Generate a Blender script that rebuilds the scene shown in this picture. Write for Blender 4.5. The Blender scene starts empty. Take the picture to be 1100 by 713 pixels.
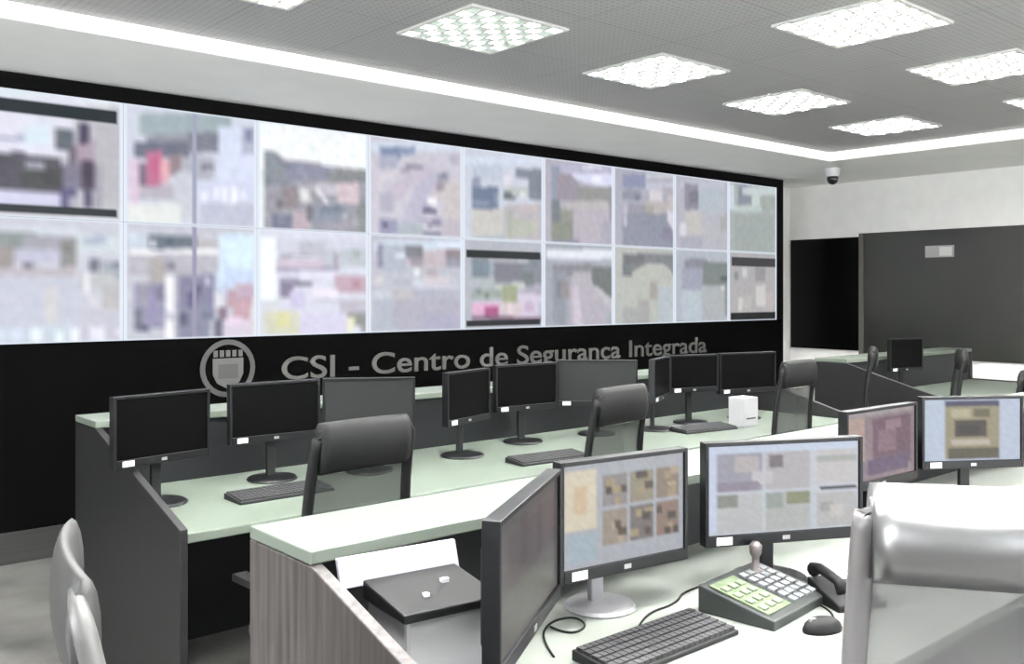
import bpy, bmesh, math, random
from mathutils import Vector, Matrix
random.seed(7)
SC = bpy.context.scene
COL = SC.collection
PI = math.pi

# ------------------------------------------------------------------ camera, world, exposure
CAM_Z = 1.62
cam = bpy.data.objects.new('camera', bpy.data.cameras.new('camera'))
COL.objects.link(cam)
cam.location = (0, 0, CAM_Z)
cam.rotation_euler = (PI / 2, 0, 0)
cam.data.sensor_width = 36
cam.data.lens = 1000 * 36 / 1100
cam.data.shift_y = -41.5 / 1100
cam.data.clip_start = 0.02
SC.camera = cam
SC.view_settings.view_transform = 'Standard'
SC.view_settings.look = 'None'
SC.view_settings.gamma = 1
SC.view_settings.use_curve_mapping = False
SC.view_settings.exposure = 0.72
w = bpy.data.worlds.new('world'); SC.world = w; w.use_nodes = True
w.node_tree.nodes['Background'].inputs[0].default_value = (0.8, 0.85, 0.9, 1)
w.node_tree.nodes['Background'].inputs[1].default_value = 0.05
LAMP = 64.0      # strength of the ceiling troffers
FILL_LEFT, FILL_FRONT = 170.0, 120.0   # power of unseen lamps added to brighten the room
SCREEN = 0.65    # strength of the display wall pictures
SC.cycles.max_bounces = 12
SC.cycles.diffuse_bounces = 8
SC.cycles.transparent_max_bounces = 12
SC.cycles.use_denoising = True

# room frame: s runs along the display wall, q comes out of it towards the room, z up
TH = math.atan2(1000, 1160)
DX, DY = math.cos(TH), math.sin(TH)
P0 = (-2.51, 6.0)
def W(s, q, z=0.0):
    return Vector((P0[0] + DX * s + DY * q, P0[1] + DY * s - DX * q, z))
ROOM = Matrix.Translation((P0[0], P0[1], 0)) @ Matrix.Rotation(TH, 4, 'Z')   # local x = s, local y = -q

# ------------------------------------------------------------------ materials
def lin(c):
    c = c / 255.0
    return c / 12.92 if c <= 0.04045 else ((c + 0.055) / 1.055) ** 2.4
def rgb(c):
    return (lin(c[0]), lin(c[1]), lin(c[2]), 1)
def mat(name, col, rough=0.5, metal=0.0, spec=0.5, emit=None, es=0.0, coat=0.0):
    m = bpy.data.materials.new(name); m.use_nodes = True
    b = m.node_tree.nodes['Principled BSDF']
    b.inputs['Base Color'].default_value = rgb(col)
    b.inputs['Roughness'].default_value = rough
    b.inputs['Metallic'].default_value = metal
    b.inputs['Specular IOR Level'].default_value = spec
    b.inputs['Coat Weight'].default_value = coat
    if emit:
        b.inputs['Emission Color'].default_value = rgb(emit)
        b.inputs['Emission Strength'].default_value = es
    return m
def noise_mat(name, c1, c2, scale, rough=0.5, stretch=(1, 1, 1), detail=4, lo=0.35, hi=0.65, spec=0.5, metal=0.0, coords='Object'):
    m = mat(name, c1, rough, metal, spec)
    nt = m.node_tree; b = nt.nodes['Principled BSDF']
    tc = nt.nodes.new('ShaderNodeTexCoord'); mp = nt.nodes.new('ShaderNodeMapping')
    mp.inputs['Scale'].default_value = stretch
    n = nt.nodes.new('ShaderNodeTexNoise'); n.inputs['Scale'].default_value = scale; n.inputs['Detail'].default_value = detail
    r = nt.nodes.new('ShaderNodeValToRGB')
    r.color_ramp.elements[0].color = rgb(c1); r.color_ramp.elements[0].position = lo
    r.color_ramp.elements[1].color = rgb(c2); r.color_ramp.elements[1].position = hi
    nt.links.new(tc.outputs[coords], mp.inputs[0]); nt.links.new(mp.outputs[0], n.inputs[0])
    nt.links.new(n.outputs[0], r.inputs[0]); nt.links.new(r.outputs[0], b.inputs['Base Color'])
    return m
M = {}
M['white_paint'] = noise_mat('white_paint', (238, 237, 234), (243, 242, 239), 6, 0.7)
M['soffit'] = noise_mat('soffit_paint', (238, 238, 234), (242, 242, 238), 3, 0.75)
M['cove'] = mat('cove_strip', (250, 250, 245), 0.5, emit=(255, 255, 250), es=0.45)
M['black_panel'] = noise_mat('black_panel', (2, 2, 2), (4, 4, 4), 4, 0.7, spec=0.03)
M['frame_black'] = mat('black_frame', (4, 4, 4), 0.6, spec=0.08)
M['plinth'] = noise_mat('plinth_metal', (48, 48, 47), (58, 58, 57), 5, 0.35, stretch=(0.3, 1, 8), metal=0.3)
M['floor'] = noise_mat('mottled_floor', (80, 80, 78), (116, 115, 112), 3.2, 0.35, detail=8)
M['wood'] = noise_mat('grey_wood_laminate', (38, 35, 34), (68, 63, 61), 9, 0.5, stretch=(6, 6, 0.25), detail=5)
M['dark_wood'] = noise_mat('dark_wood_laminate', (13, 13, 14), (19, 19, 20), 9, 0.5, stretch=(6, 6, 0.25), detail=5)  # same laminate in a darker colour, for the shade on panels facing away
M['black_lam'] = mat('black_laminate', (4, 4, 4), 0.7, spec=.1)
M['desk_white'] = noise_mat('white_desk_top', (118, 122, 116), (124, 128, 122), 3, 0.35)
M['slate'] = mat('slate_panel', (22, 24, 26), 0.5, spec=.3)
M['desk_top'] = noise_mat('pale_desk_top', (89, 97, 88), (94, 102, 93), 3, 0.32)
M['bezel'] = mat('monitor_bezel', (11, 12, 14), 0.4, spec=.25)
M['bezel_back'] = mat('monitor_back', (20, 21, 22), 0.5, spec=.3)
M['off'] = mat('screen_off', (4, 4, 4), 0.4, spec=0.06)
M['off_glare'] = mat('screen_off_grey', (26, 28, 27), 0.35, spec=0.3)  # switched-off screen with the room's glare put into a greyer base colour
M['metal'] = mat('grey_metal', (150, 150, 150), 0.35, metal=0.6)
M['sticker'] = mat('white_sticker', (190, 190, 194), 0.5)
M['grey_text'] = mat('grey_lettering', (72, 72, 70), 0.5)
M['crest'] = mat('crest_grey', (58, 58, 57), 0.5)
M['crest_light'] = mat('crest_light_grey', (74, 74, 72), 0.5)
M['chair_black'] = mat('black_plastic', (11, 12, 12), 0.45, spec=.25)
M['chair_fabric'] = noise_mat('dark_seat_fabric', (30, 32, 32), (44, 46, 46), 90, 0.9)
M['roll_dark'] = mat('dark_vinyl', (15, 16, 16), 0.6, spec=.2)
M['roll_grey'] = mat('grey_vinyl', (124, 124, 124), 0.3, metal=0.85)
M['roll_mid'] = mat('mid_grey_vinyl', (44, 44, 43), 0.5)
M['post_grey'] = mat('grey_chair_frame', (98, 96, 96), 0.4, metal=0.2)
M['post_mid'] = mat('mid_grey_chair_frame', (84, 84, 82), 0.35)
M['key'] = noise_mat('grey_keys', (30, 30, 32), (44, 44, 46), 120, 0.6)
M['kbody'] = mat('keyboard_body', (20, 21, 22), 0.5, spec=.3)
M['white_plastic'] = mat('white_plastic', (140, 140, 142), 0.4)
M['lilac_paper'] = mat('lilac_paper', (140, 138, 148), 0.7)
M['paper'] = mat('paper', (236, 236, 232), 0.8)
M['cream'] = mat('cream_card', (176, 160, 140), 0.7)
M['green'] = noise_mat('green_key_label', (76, 90, 62), (92, 102, 82), 40, 0.5)
M['ctrl'] = mat('controller_grey', (36, 40, 39), 0.5)
M['ctrl_keys'] = noise_mat('controller_keys', (92, 96, 96), (118, 120, 124), 60, 0.5)
M['joy'] = mat('joystick_grey', (84, 78, 78), 0.45)
M['black_rubber'] = mat('black_rubber', (6, 7, 7), 0.55, spec=.25)
M['dark_glass'] = mat('black_glass', (4, 4, 4), 0.3, spec=0.15)
M['smoke_glass'] = noise_mat('smoke_glass', (40, 41, 38), (46, 47, 43), 2, 0.28, spec=0.8)
M['dome_white'] = mat('dome_white', (225, 225, 225), 0.4)
M['dome_black'] = mat('dome_smoke', (20, 20, 22), 0.1)
M['louver'] = mat('white_louver', (205, 205, 200), 0.4, metal=0.0)
def emis(name, col, s):
    return mat(name, col, 0.5, emit=col, es=s)
def lamp_mat(name, col, hi, lo):
    m = emis(name, col, hi); nt = m.node_tree; b = nt.nodes['Principled BSDF']
    tc = nt.nodes.new('ShaderNodeTexCoord'); ck = nt.nodes.new('ShaderNodeTexChecker')
    ck.inputs['Scale'].default_value = 1 / 0.077
    ck.inputs['Color1'].default_value = (hi, hi, hi, 1); ck.inputs['Color2'].default_value = (lo, lo, lo, 1)
    mp = nt.nodes.new('ShaderNodeMapping'); mp.inputs['Location'].default_value = (0, 0, 0.02)
    nt.links.new(tc.outputs['Object'], mp.inputs[0]); nt.links.new(mp.outputs[0], ck.inputs['Vector'])
    nt.links.new(ck.outputs['Color'], b.inputs['Emission Strength'])
    return m
M['lamp'] = lamp_mat('lamp_cells', (255, 254, 253), LAMP * 2, 0.4)
M['lamp_dim'] = lamp_mat('lamp_cells_dimmer', (235, 248, 240), LAMP * .25, 0.05)

# perforated ceiling
def ceiling_mat():
    m = mat('perforated_ceiling', (205, 204, 204), 0.55)
    nt = m.node_tree; b = nt.nodes['Principled BSDF']
    tc = nt.nodes.new('ShaderNodeTexCoord')
    v = nt.nodes.new('ShaderNodeTexVoronoi'); v.inputs['Scale'].default_value = 26; v.inputs['Randomness'].default_value = 0.0
    r = nt.nodes.new('ShaderNodeValToRGB')
    r.color_ramp.elements[0].color = rgb((136, 136, 136)); r.color_ramp.elements[0].position = 0.2
    r.color_ramp.elements[1].color = rgb((158, 157, 157)); r.color_ramp.elements[1].position = 0.30
    nt.links.new(tc.outputs['Object'], v.inputs['Vector'])
    nt.links.new(v.outputs['Distance'], r.inputs[0])
    n = nt.nodes.new('ShaderNodeTexBrick'); n.offset = 0.0
    n.inputs['Scale'].default_value = 1.0; n.inputs['Mortar Size'].default_value = 0.006
    n.inputs['Brick Width'].default_value = 0.7; n.inputs['Row Height'].default_value = 0.7
    n.inputs['Color1'].default_value = (1, 1, 1, 1); n.inputs['Color2'].default_value = (0.97, 0.97, 0.97, 1)
    n.inputs['Mortar'].default_value = (0.8, 0.8, 0.8, 1)
    nt.links.new(tc.outputs['Object'], n.inputs['Vector'])
    mx = nt.nodes.new('ShaderNodeMix'); mx.data_type = 'RGBA'; mx.blend_type = 'MULTIPLY'; mx.inputs[0].default_value = 1
    nt.links.new(r.outputs[0], mx.inputs[6]); nt.links.new(n.outputs[0], mx.inputs[7])
    nt.links.new(mx.outputs[2], b.inputs['Base Color'])
    return m
M['ceiling'] = ceiling_mat()
def mesh_mat(name, col, alpha):
    m = mat(name, col, 0.6)
    nt = m.node_tree; b = nt.nodes['Principled BSDF']; out = nt.nodes['Material Output']
    t = nt.nodes.new('ShaderNodeBsdfTransparent'); mx = nt.nodes.new('ShaderNodeMixShader')
    mx.inputs[0].default_value = alpha
    nt.links.new(t.outputs[0], mx.inputs[1]); nt.links.new(b.outputs[0], mx.inputs[2]); nt.links.new(mx.outputs[0], out.inputs[0])
    return m
M['mesh_dark'] = mesh_mat('dark_mesh_fabric', (34, 38, 36), 0.82)
M['mesh_grey'] = mesh_mat('grey_mesh_fabric', (86, 86, 85), 0.9)
M['mesh_mid'] = mesh_mat('mid_grey_mesh_fabric', (50, 50, 49), 0.95)

# ------------------------------------------------------------------ mesh helpers
class MB:
    def __init__(s): s.bm = bmesh.new()
    def box(s, x0, x1, y0, y1, z0, z1, mx=None):
        v = [s.bm.verts.new((x, y, z)) for x in (x0, x1) for y in (y0, y1) for z in (z0, z1)]
        for f in ((0, 1, 3, 2), (4, 6, 7, 5), (0, 4, 5, 1), (2, 3, 7, 6), (0, 2, 6, 4), (1, 5, 7, 3)):
            s.bm.faces.new([v[i] for i in f])
        if mx: bmesh.ops.transform(s.bm, matrix=mx, verts=v)
        return s
    def prism(s, pts, axis, a, b, mx=None):
        """pts: 2D outline; axis 'x': (y,z), 'y': (x,z), 'z': (x,y); extruded from a to b"""
        def p(t, k):
            return {'x': (k, t[0], t[1]), 'y': (t[0], k, t[1]), 'z': (t[0], t[1], k)}[axis]
        A = [s.bm.verts.new(p(t, a)) for t in pts]; B = [s.bm.verts.new(p(t, b)) for t in pts]
        n = len(pts)
        s.bm.faces.new(A); s.bm.faces.new(B[::-1])
        for i in range(n): s.bm.faces.new([A[i], B[i], B[(i + 1) % n], A[(i + 1) % n]])
        if mx: bmesh.ops.transform(s.bm, matrix=mx, verts=A + B)
        return s
    def lathe(s, prof, n=20, c=(0, 0, 0)):
        rings = []
        for r, z in prof:
            rings.append([s.bm.verts.new((c[0] + r * math.cos(2 * PI * i / n), c[1] + r * math.sin(2 * PI * i / n), c[2] + z)) for i in range(n)])
        for a, b in zip(rings, rings[1:]):
            for i in range(n): s.bm.faces.new([a[i], a[(i + 1) % n], b[(i + 1) % n], b[i]])
        s.bm.faces.new(rings[0][::-1]); s.bm.faces.new(rings[-1])
        return s
    def tube(s, pts, r, n=8, sq=None):
        """tube along pts; r number or list; sq=(a,b) elliptical factors (side, normal)"""
        pts = [Vector(p) for p in pts]; rings = []
        for i, p in enumerate(pts):
            t = (pts[min(i + 1, len(pts) - 1)] - pts[max(i - 1, 0)]).normalized()
            up = Vector((1, 0, 0)) if abs(t.x) < 0.7 else Vector((0, 0, 1))
            u = (up - t * up.dot(t)).normalized(); v = t.cross(u)
            rr = r[i] if isinstance(r, (list, tuple)) else r
            a, b = sq if sq else (1, 1)
            rings.append([s.bm.verts.new(p + u * (rr * a * math.cos(2 * PI * k / n)) + v * (rr * b * math.sin(2 * PI * k / n))) for k in range(n)])
        for a, b in zip(rings, rings[1:]):
            for i in range(n): s.bm.faces.new([a[i], a[(i + 1) % n], b[(i + 1) % n], b[i]])
        s.bm.faces.new(rings[0][::-1]); s.bm.faces.new(rings[-1])
        return s
    def build(s, name, m, parent=None, bevel=0.0, smooth=False, loc=None, rz=None, mw=None):
        bmesh.ops.recalc_face_normals(s.bm, faces=s.bm.faces)
        me = bpy.data.meshes.new(name); s.bm.to_mesh(me); s.bm.free()
        for mm in (m if isinstance(m, (list, tuple)) else [m]): me.materials.append(mm)
        if smooth:
            for p in me.polygons: p.use_smooth = True
        o = bpy.data.objects.new(name, me); COL.objects.link(o)
        if parent: o.parent = parent
        if loc is not None: o.location = loc
        if rz is not None: o.rotation_euler.z = rz
        if mw is not None: o.matrix_world = mw
        if bevel:
            b = o.modifiers.new('bevel', 'BEVEL'); b.width = bevel; b.segments = 2; b.limit_method = 'ANGLE'
        return o
def tag(o, label, cat, group=None, kind=None):
    o['label'] = label; o['category'] = cat
    if group: o['group'] = group
    if kind: o['kind'] = kind
    return o
def thing(name, label, cat, loc=(0, 0, 0), rz=0.0, group=None):
    o = bpy.data.objects.new(name, None); COL.objects.link(o)
    o.location = loc; o.rotation_euler = (0, 0, rz); o.empty_display_size = 0.1
    return tag(o, label, cat, group)
def to_mesh(o):
    """swap a text or curve object for the mesh it makes"""
    bpy.context.view_layer.update()
    me = bpy.data.meshes.new_from_object(o.evaluated_get(bpy.context.evaluated_depsgraph_get()))
    nm = o.name; n = bpy.data.objects.new(nm + '_m', me); COL.objects.link(n)
    n.parent = o.parent; n.location = o.location; n.rotation_euler = o.rotation_euler; n.scale = o.scale
    bpy.data.objects.remove(o); n.name = nm; me.name = nm
    bpy.context.view_layer.update()
    return n
def struct(o):
    o['kind'] = 'structure'; return o
def copy_tree(o, parent=None):
    c = o.copy(); COL.objects.link(c)
    c.parent = parent
    for ch in list(o.children): copy_tree(ch, c)
    return c

# ------------------------------------------------------------------ the room (built in s, -q, z)
Q = lambda *a: a
S_R, S_L, Q_B, Q_F = 8.35, -5.0, -0.45, 8.6
Z_SOF, Z_CEIL = CAM_Z + 1.33, CAM_Z + 1.415
S_C, Q_C = 6.52, 1.18
struct(MB().box(S_L - .1, S_R + .1, -Q_F - .1, -Q_B + .1, -0.1, 0).build('floor', M['floor'], mw=ROOM))
struct(MB().box(S_L - .1, S_C, -Q_F - .1, -Q_C, Z_CEIL, Z_CEIL + .1).build('ceiling', M['ceiling'], mw=ROOM))
struct(MB().box(S_L - .1, S_R + .1, -Q_B, -Q_B + .1, 0, Z_SOF).build('wall_back', M['white_paint'], mw=ROOM))
struct(MB().box(S_R, S_R + .1, -Q_F, -Q_B, 0, Z_SOF).build('wall_right', M['white_paint'], mw=ROOM))
struct(MB().box(S_L - .1, S_L, -Q_F, -Q_B, 0, Z_CEIL + .1).build('wall_left', M['white_paint'], mw=ROOM))
struct(MB().box(S_L - .1, S_R + .1, -Q_F - .1, -Q_F, 0, Z_CEIL + .1).build('wall_front', M['white_paint'], mw=ROOM))
struct(MB().box(S_L, S_R + .1, -Q_C + .012, -Q_B + .1, Z_SOF, Z_CEIL + .1).build('trim_1', M['soffit'], mw=ROOM))   # lowered ceiling by the display wall
struct(MB().box(S_C + .012, S_R + .1, -Q_F, -Q_C + .012, Z_SOF, Z_CEIL + .1).build('trim_2', M['soffit'], mw=ROOM))
struct(MB().box(S_L, S_C, -Q_C, -Q_C + .012, Z_SOF, Z_CEIL).build('trim_3', M['cove'], mw=ROOM))            # bright strips along the ceiling step
struct(MB().box(S_C, S_C + .012, -Q_F, -Q_C + .012, Z_SOF, Z_CEIL).build('trim_4', M['cove'], mw=ROOM))

# dark glazing of the right wall
o = MB().box(S_R - .03, S_R, -0.51, 0.42, 0.94, 2.29).build('window_1', M['dark_glass'], mw=ROOM); struct(o)
o = MB().box(S_R - .03, S_R, -6.2, -0.56, 0.89, 2.33).build('window_2', M['smoke_glass'], mw=ROOM); struct(o)
f = MB()
f.box(S_R - .05, S_R - .001, -0.56, -0.51, 0.89, 2.33)
f.build('window_mullion', mat('grey_mullion', (88, 86, 82), 0.5), mw=ROOM)
bpy.data.objects['window_mullion']['kind'] = 'structure'

o = MB().box(S_R - .038, S_R - .0305, -1.62, -1.30, 2.02, 2.15).build('sign', mat('pale_sign', (150, 150, 148), .5), mw=ROOM)  # reflection in the glass, modelled as a pale plate
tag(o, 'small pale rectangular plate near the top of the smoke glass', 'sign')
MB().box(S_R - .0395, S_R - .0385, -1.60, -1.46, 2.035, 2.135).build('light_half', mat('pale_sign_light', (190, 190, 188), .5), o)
# added glowing panes on unseen walls, each with a lamp brightening the room
def add_fill_light(n, s0, s1, q0, q1, z0, z1, power):
    along_q = abs(q1 - q0) > abs(s1 - s0)
    if along_q: a = MB().box(s0, s0 + .02, -q1, -q0, z0, z1)
    else: a = MB().box(s0, s1, -q0, -q0 + .02, z0, z1)
    struct(a.build('window_%d' % n, emis('daylight_pane_%d' % n, (245, 250, 255), 2.0), mw=ROOM))
    L = bpy.data.lights.new('daylight', 'AREA'); L.shape = 'RECTANGLE'; L.size = (abs(q1 - q0) if along_q else s1 - s0); L.size_y = z1 - z0
    L.energy = power; L.color = (.96, .98, 1.0)
    o = bpy.data.objects.new('daylight', L); COL.objects.link(o)
    c = W((s0 + s1) / 2 + (.06 if along_q else 0), (q0 + q1) / 2 - (0 if along_q else .06), (z0 + z1) / 2)
    dirv = (W(1, 0) - W(0, 0)) if along_q else (W(0, -1) - W(0, 0))
    o.location = c; o.rotation_euler = dirv.to_track_quat('-Z', 'Z').to_euler()
add_fill_light(3, S_L, S_L, 1.6, 7.4, 1.0, 2.6, FILL_LEFT)
add_fill_light(4, -3.5, 5.0, Q_F, Q_F, 1.0, 2.6, FILL_FRONT)

# ------------------------------------------------------------------ display wall cabinet
ZT, ZM, ZB = 2.845, 2.08, 1.315
TW = 0.92 * 0.9985
def U(u): return 0.6 * u / DY / 1.0      # tile index to metres (depth grows 0.6 m per tile)
US = U(1)
Z_TOP = Z_SOF - 0.004
S_END = U(8.17)
cab = thing('display_wall_cabinet', 'long black cabinet wall carrying the two rows of bright displays and grey lettering', 'display wall')
cab.matrix_world = ROOM
MB().box(-3.2, S_END, 0.06, 0.40, 0.19, Z_TOP).build('cabinet_body', M['black_panel'], cab)
f = MB()
f.box(-3.2, S_END, 0.0, 0.06, ZT, Z_TOP)
f.box(U(8), S_END, 0.0, 0.06, ZB - .0, ZT)
f.box(-3.2, U(-1), 0.0, 0.06, ZB - .0, ZT)
f.build('frame', M['frame_black'], cab)
MB().box(-3.2, S_END, 0.0, 0.06, 0.19, ZB).build('lower_panel', M['black_panel'], cab)
o = MB().box(-3.2, S_END, -0.01, 0.40, 0.0, 0.19).build('plinth', M['plinth'], cab)
def text_obj(body):
    tc = bpy.data.curves.new('lettering', 'FONT')
    tc.body = body; tc.size = 0.235; tc.extrude = 0.004; tc.offset = 0.002
    tc.materials.append(M['grey_text'])
    tx = bpy.data.objects.new('lettering', tc); COL.objects.link(tx)
    bpy.context.view_layer.update()
    return tx, tx.dimensions.x
words = ['CSI', '-', 'Centro', 'de', 'Segurança', 'Integrada']
full = ' '.join(words)
t_, full_w = text_obj(full); bpy.data.objects.remove(t_)
for k_, wd in enumerate(words):
    t_, pre = text_obj(' '.join(words[:k_ + 1])); bpy.data.objects.remove(t_)
    tx, ww = text_obj(wd)
    tx = to_mesh(tx); tx.parent = cab; tx.rotation_euler = (PI / 2, 0, 0)
    f_w = 4.93 / full_w
    tx.scale = (f_w, 1, 1); tx.location = (1.10 + (pre - ww) * f_w, -0.005, 0.995)
# crest: ring, shield and crown of towers
cr = MB()
def disc(mb, x, z, r0, r1, y0, y1, n=28):
    for i in range(n):
        a, b = 2 * PI * i / n, 2 * PI * (i + 1) / n
        mb.prism([(x + r0 * math.cos(a), z + r0 * math.sin(a)), (x + r1 * math.cos(a), z + r1 * math.sin(a)),
                  (x + r1 * math.cos(b), z + r1 * math.sin(b)), (x + r0 * math.cos(b), z + r0 * math.sin(b))], 'y', y0, y1)
disc(cr, 0.71, 1.10, 0.165, 0.20, -0.005, 0.0)
crest = cr.build('crest', M['crest'], cab)
c2 = MB()
c2.prism([(0.60, 1.17), (0.82, 1.17), (0.82, 1.06), (0.79, 1.0), (0.71, 0.955), (0.63, 1.0), (0.60, 1.06)], 'y', -0.006, 0.0)
for k in range(5):
    c2.box(0.605 + k * 0.045, 0.635 + k * 0.045, -0.006, 0.0, 1.18, 1.225)
c2.build('shield', M['crest_light'], crest)
c3 = MB().box(0.64, 0.78, -0.009, -0.006, 1.03, 1.13)
c3.build('shield_field', M['crest'], crest)

# ------------------------------------------------------------------ pictures on screens
class Pic:
    def __init__(s, nx, ny, bg):
        s.nx, s.ny = nx, ny
        s.a = [[list(bg) for _ in range(nx + 1)] for _ in range(ny + 1)]
        s.T = lambda x, y: (x, y)
    def poly(s, pts, c, mix=1.0):
        p = [s.T(*t) for t in pts]
        for j in range(s.ny + 1):
            for i in range(s.nx + 1):
                x, y = (i + 0.0) / s.nx, (j + 0.0) / s.ny
                ins = False; n = len(p); k = n - 1
                for m_ in range(n):
                    xi, yi = p[m_]; xj, yj = p[k]
                    if (yi > y) != (yj > y) and x < (xj - xi) * (y - yi) / (yj - yi) + xi: ins = not ins
                    k = m_
                if ins:
                    for q_ in range(3): s.a[j][i][q_] += (c[q_] - s.a[j][i][q_]) * mix
        return s
    def rect(s, x0, y0, x1, y1, c, mix=1.0):
        return s.poly([(x0, y0), (x1, y0), (x1, y1), (x0, y1)], c, mix)
    def grain(s, amp, rnd):
        for r in s.a:
            for p in r:
                d = rnd.uniform(-amp, amp)
                for q_ in range(3): p[q_] = min(255, max(0, p[q_] + d + rnd.uniform(-amp, amp) * .3))
        return s
    def blur(s):
        a = s.a; s.a = [[None] * (s.nx + 1) for _ in range(s.ny + 1)]
        for j in range(s.ny + 1):
            for i in range(s.nx + 1):
                n = [a[y][x] for y in (max(0, j - 1), j, min(s.ny, j + 1)) for x in (max(0, i - 1), i, min(s.nx, i + 1))]
                s.a[j][i] = [sum(p[k] for p in n) / 9 for k in range(3)]
        return s
    def border(s, t, c):
        tx_, ty_ = max(1, round(t * s.nx)), max(1, round(t * s.ny))
        for j in range(s.ny + 1):
            for i in range(s.nx + 1):
                if i < tx_ or i > s.nx - tx_ or j < ty_ or j > s.ny - ty_: s.a[j][i] = list(c)
        return s
def pic_mat(strength, name='screen_picture', gloss=0.3):
    m = bpy.data.materials.new(name); m.use_nodes = True
    nt = m.node_tree; b = nt.nodes['Principled BSDF']
    b.inputs['Base Color'].default_value = (0.006, 0.006, 0.006, 1); b.inputs['Roughness'].default_value = gloss; b.inputs['Specular IOR Level'].default_value = .15
    a = nt.nodes.new('ShaderNodeAttribute'); a.attribute_name = 'picture'
    nt.links.new(a.outputs['Color'], b.inputs['Emission Color']); b.inputs['Emission Strength'].default_value = strength
    return m
M['picture'] = pic_mat(SCREEN, 'display_picture', 0.6)
M['picture_desk'] = pic_mat(0.5, 'desk_screen_picture')
M['picture_dim'] = pic_mat(0.3, 'dim_screen_picture')
SAT = 0.18     # camera feeds are a little washed out
def picture_mesh(name, pic, x0, x1, z0, z1, y, m, parent):
    """picture facing -Y, first row at the top"""
    nx, ny = pic.nx, pic.ny
    vs = [(x0 + (x1 - x0) * i / nx, y, z1 + (z0 - z1) * j / ny) for j in range(ny + 1) for i in range(nx + 1)]
    fs = [(j * (nx + 1) + i, (j + 1) * (nx + 1) + i, (j + 1) * (nx + 1) + i + 1, j * (nx + 1) + i + 1) for j in range(ny) for i in range(nx)]
    me = bpy.data.meshes.new(name); me.from_pydata(vs, [], fs)
    ca = me.color_attributes.new('picture', 'FLOAT_COLOR', 'POINT')
    buf = []
    for r in pic.a:
        for p in r:
            g_ = (p[0] + p[1] + p[2]) / 3
            buf += [lin(p[0] + (g_ - p[0]) * SAT), lin(p[1] + (g_ - p[1]) * SAT), lin(p[2] + (g_ - p[2]) * SAT), 1]
    ca.data.foreach_set('color', buf)
    me.materials.append(m)
    o = bpy.data.objects.new(name, me); COL.objects.link(o); o.parent = parent
    return o

# painters: T maps measured sketch coordinates of each feed onto the display face
def wall_T(u0, row, ox, oy, k):
    zt = ZT if row == 0 else ZM
    h = ZT - ZM
    def T(x, y):
        px, py = ox + x / k, oy + y / k
        u = 15830.0 / (1710.0 - px) - 10.0
        Z = 0.6 * (u + 10.0)
        z = CAM_Z + (315.0 - py) * Z / 1000.0
        return (u - u0, (zt - z) / h)
    return T
BW, WT, LB = (32, 40, 46), (240, 246, 252), (218, 228, 242)
feeds = []
def feed(u0, row, ox, oy, k, bg, rects, label, polys=(), grain=7, border=LB):
    p = Pic(60, 46, bg); p.T = wall_T(u0, row, ox, oy, k)
    for r in rects:
        if isinstance(r[0], (int, float)): p.rect(*r)
        else: p.poly(*r)
    p.grain(grain * 1.6, random.Random(u0 * 7 + row * 131)); p.blur()
    for r in polys:
        if r[0] == 'uv':
            T_ = p.T; p.T = lambda x, y: (x, y); p.rect(*r[1:]); p.T = T_
        elif isinstance(r[0], (int, float)): p.rect(*r)
        else: p.poly(*r)
    if border: p.border(0.025, border)
    feeds.append((u0, row, p, label))
feed(-1, 0, 0, 90, 4.457, (222, 228, 238), [
    (-400, 110, 575, 650, (190, 190, 200)), (-400, 60, 330, 350, (222, 222, 240)), (100, 200, 215, 290, (212, 232, 245)),
    ([(-300, 225), (90, 255), (90, 275), (-300, 245)], (160, 165, 195)), ([(-400, 320), (60, 330), (270, 360), (280, 525), (-400, 480)], (84, 82, 95)),
    (100, 370, 190, 410, (160, 162, 178)), (80, 410, 270, 500, (74, 76, 78)), ([(-400, 500), (260, 520), (260, 585), (-400, 585)], (205, 206, 236)),
    (235, 215, 330, 315, (98, 106, 116)), (300, 300, 345, 390, (108, 100, 112)), (345, 270, 425, 385, (175, 155, 172)), (360, 190, 405, 285, (78, 68, 95)),
    (275, 380, 365, 505, (125, 120, 145)), (365, 370, 430, 505, (76, 62, 82)), (260, 500, 345, 600, (92, 86, 132)), (300, 545, 340, 600, (170, 172, 185)),
    (380, 490, 410, 600, (88, 78, 112)), (430, 200, 560, 600, (184, 183, 192)), (430, 380, 470, 600, (160, 160, 172))],
    'display showing two people beside a dark car between black bars', polys=[
    (-400, 0, 600, 60, (215, 228, 236)), ('uv', 0, .08, .965, .175, (30, 42, 50)), ('uv', 0, .895, .965, .975, (34, 42, 50))])
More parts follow.
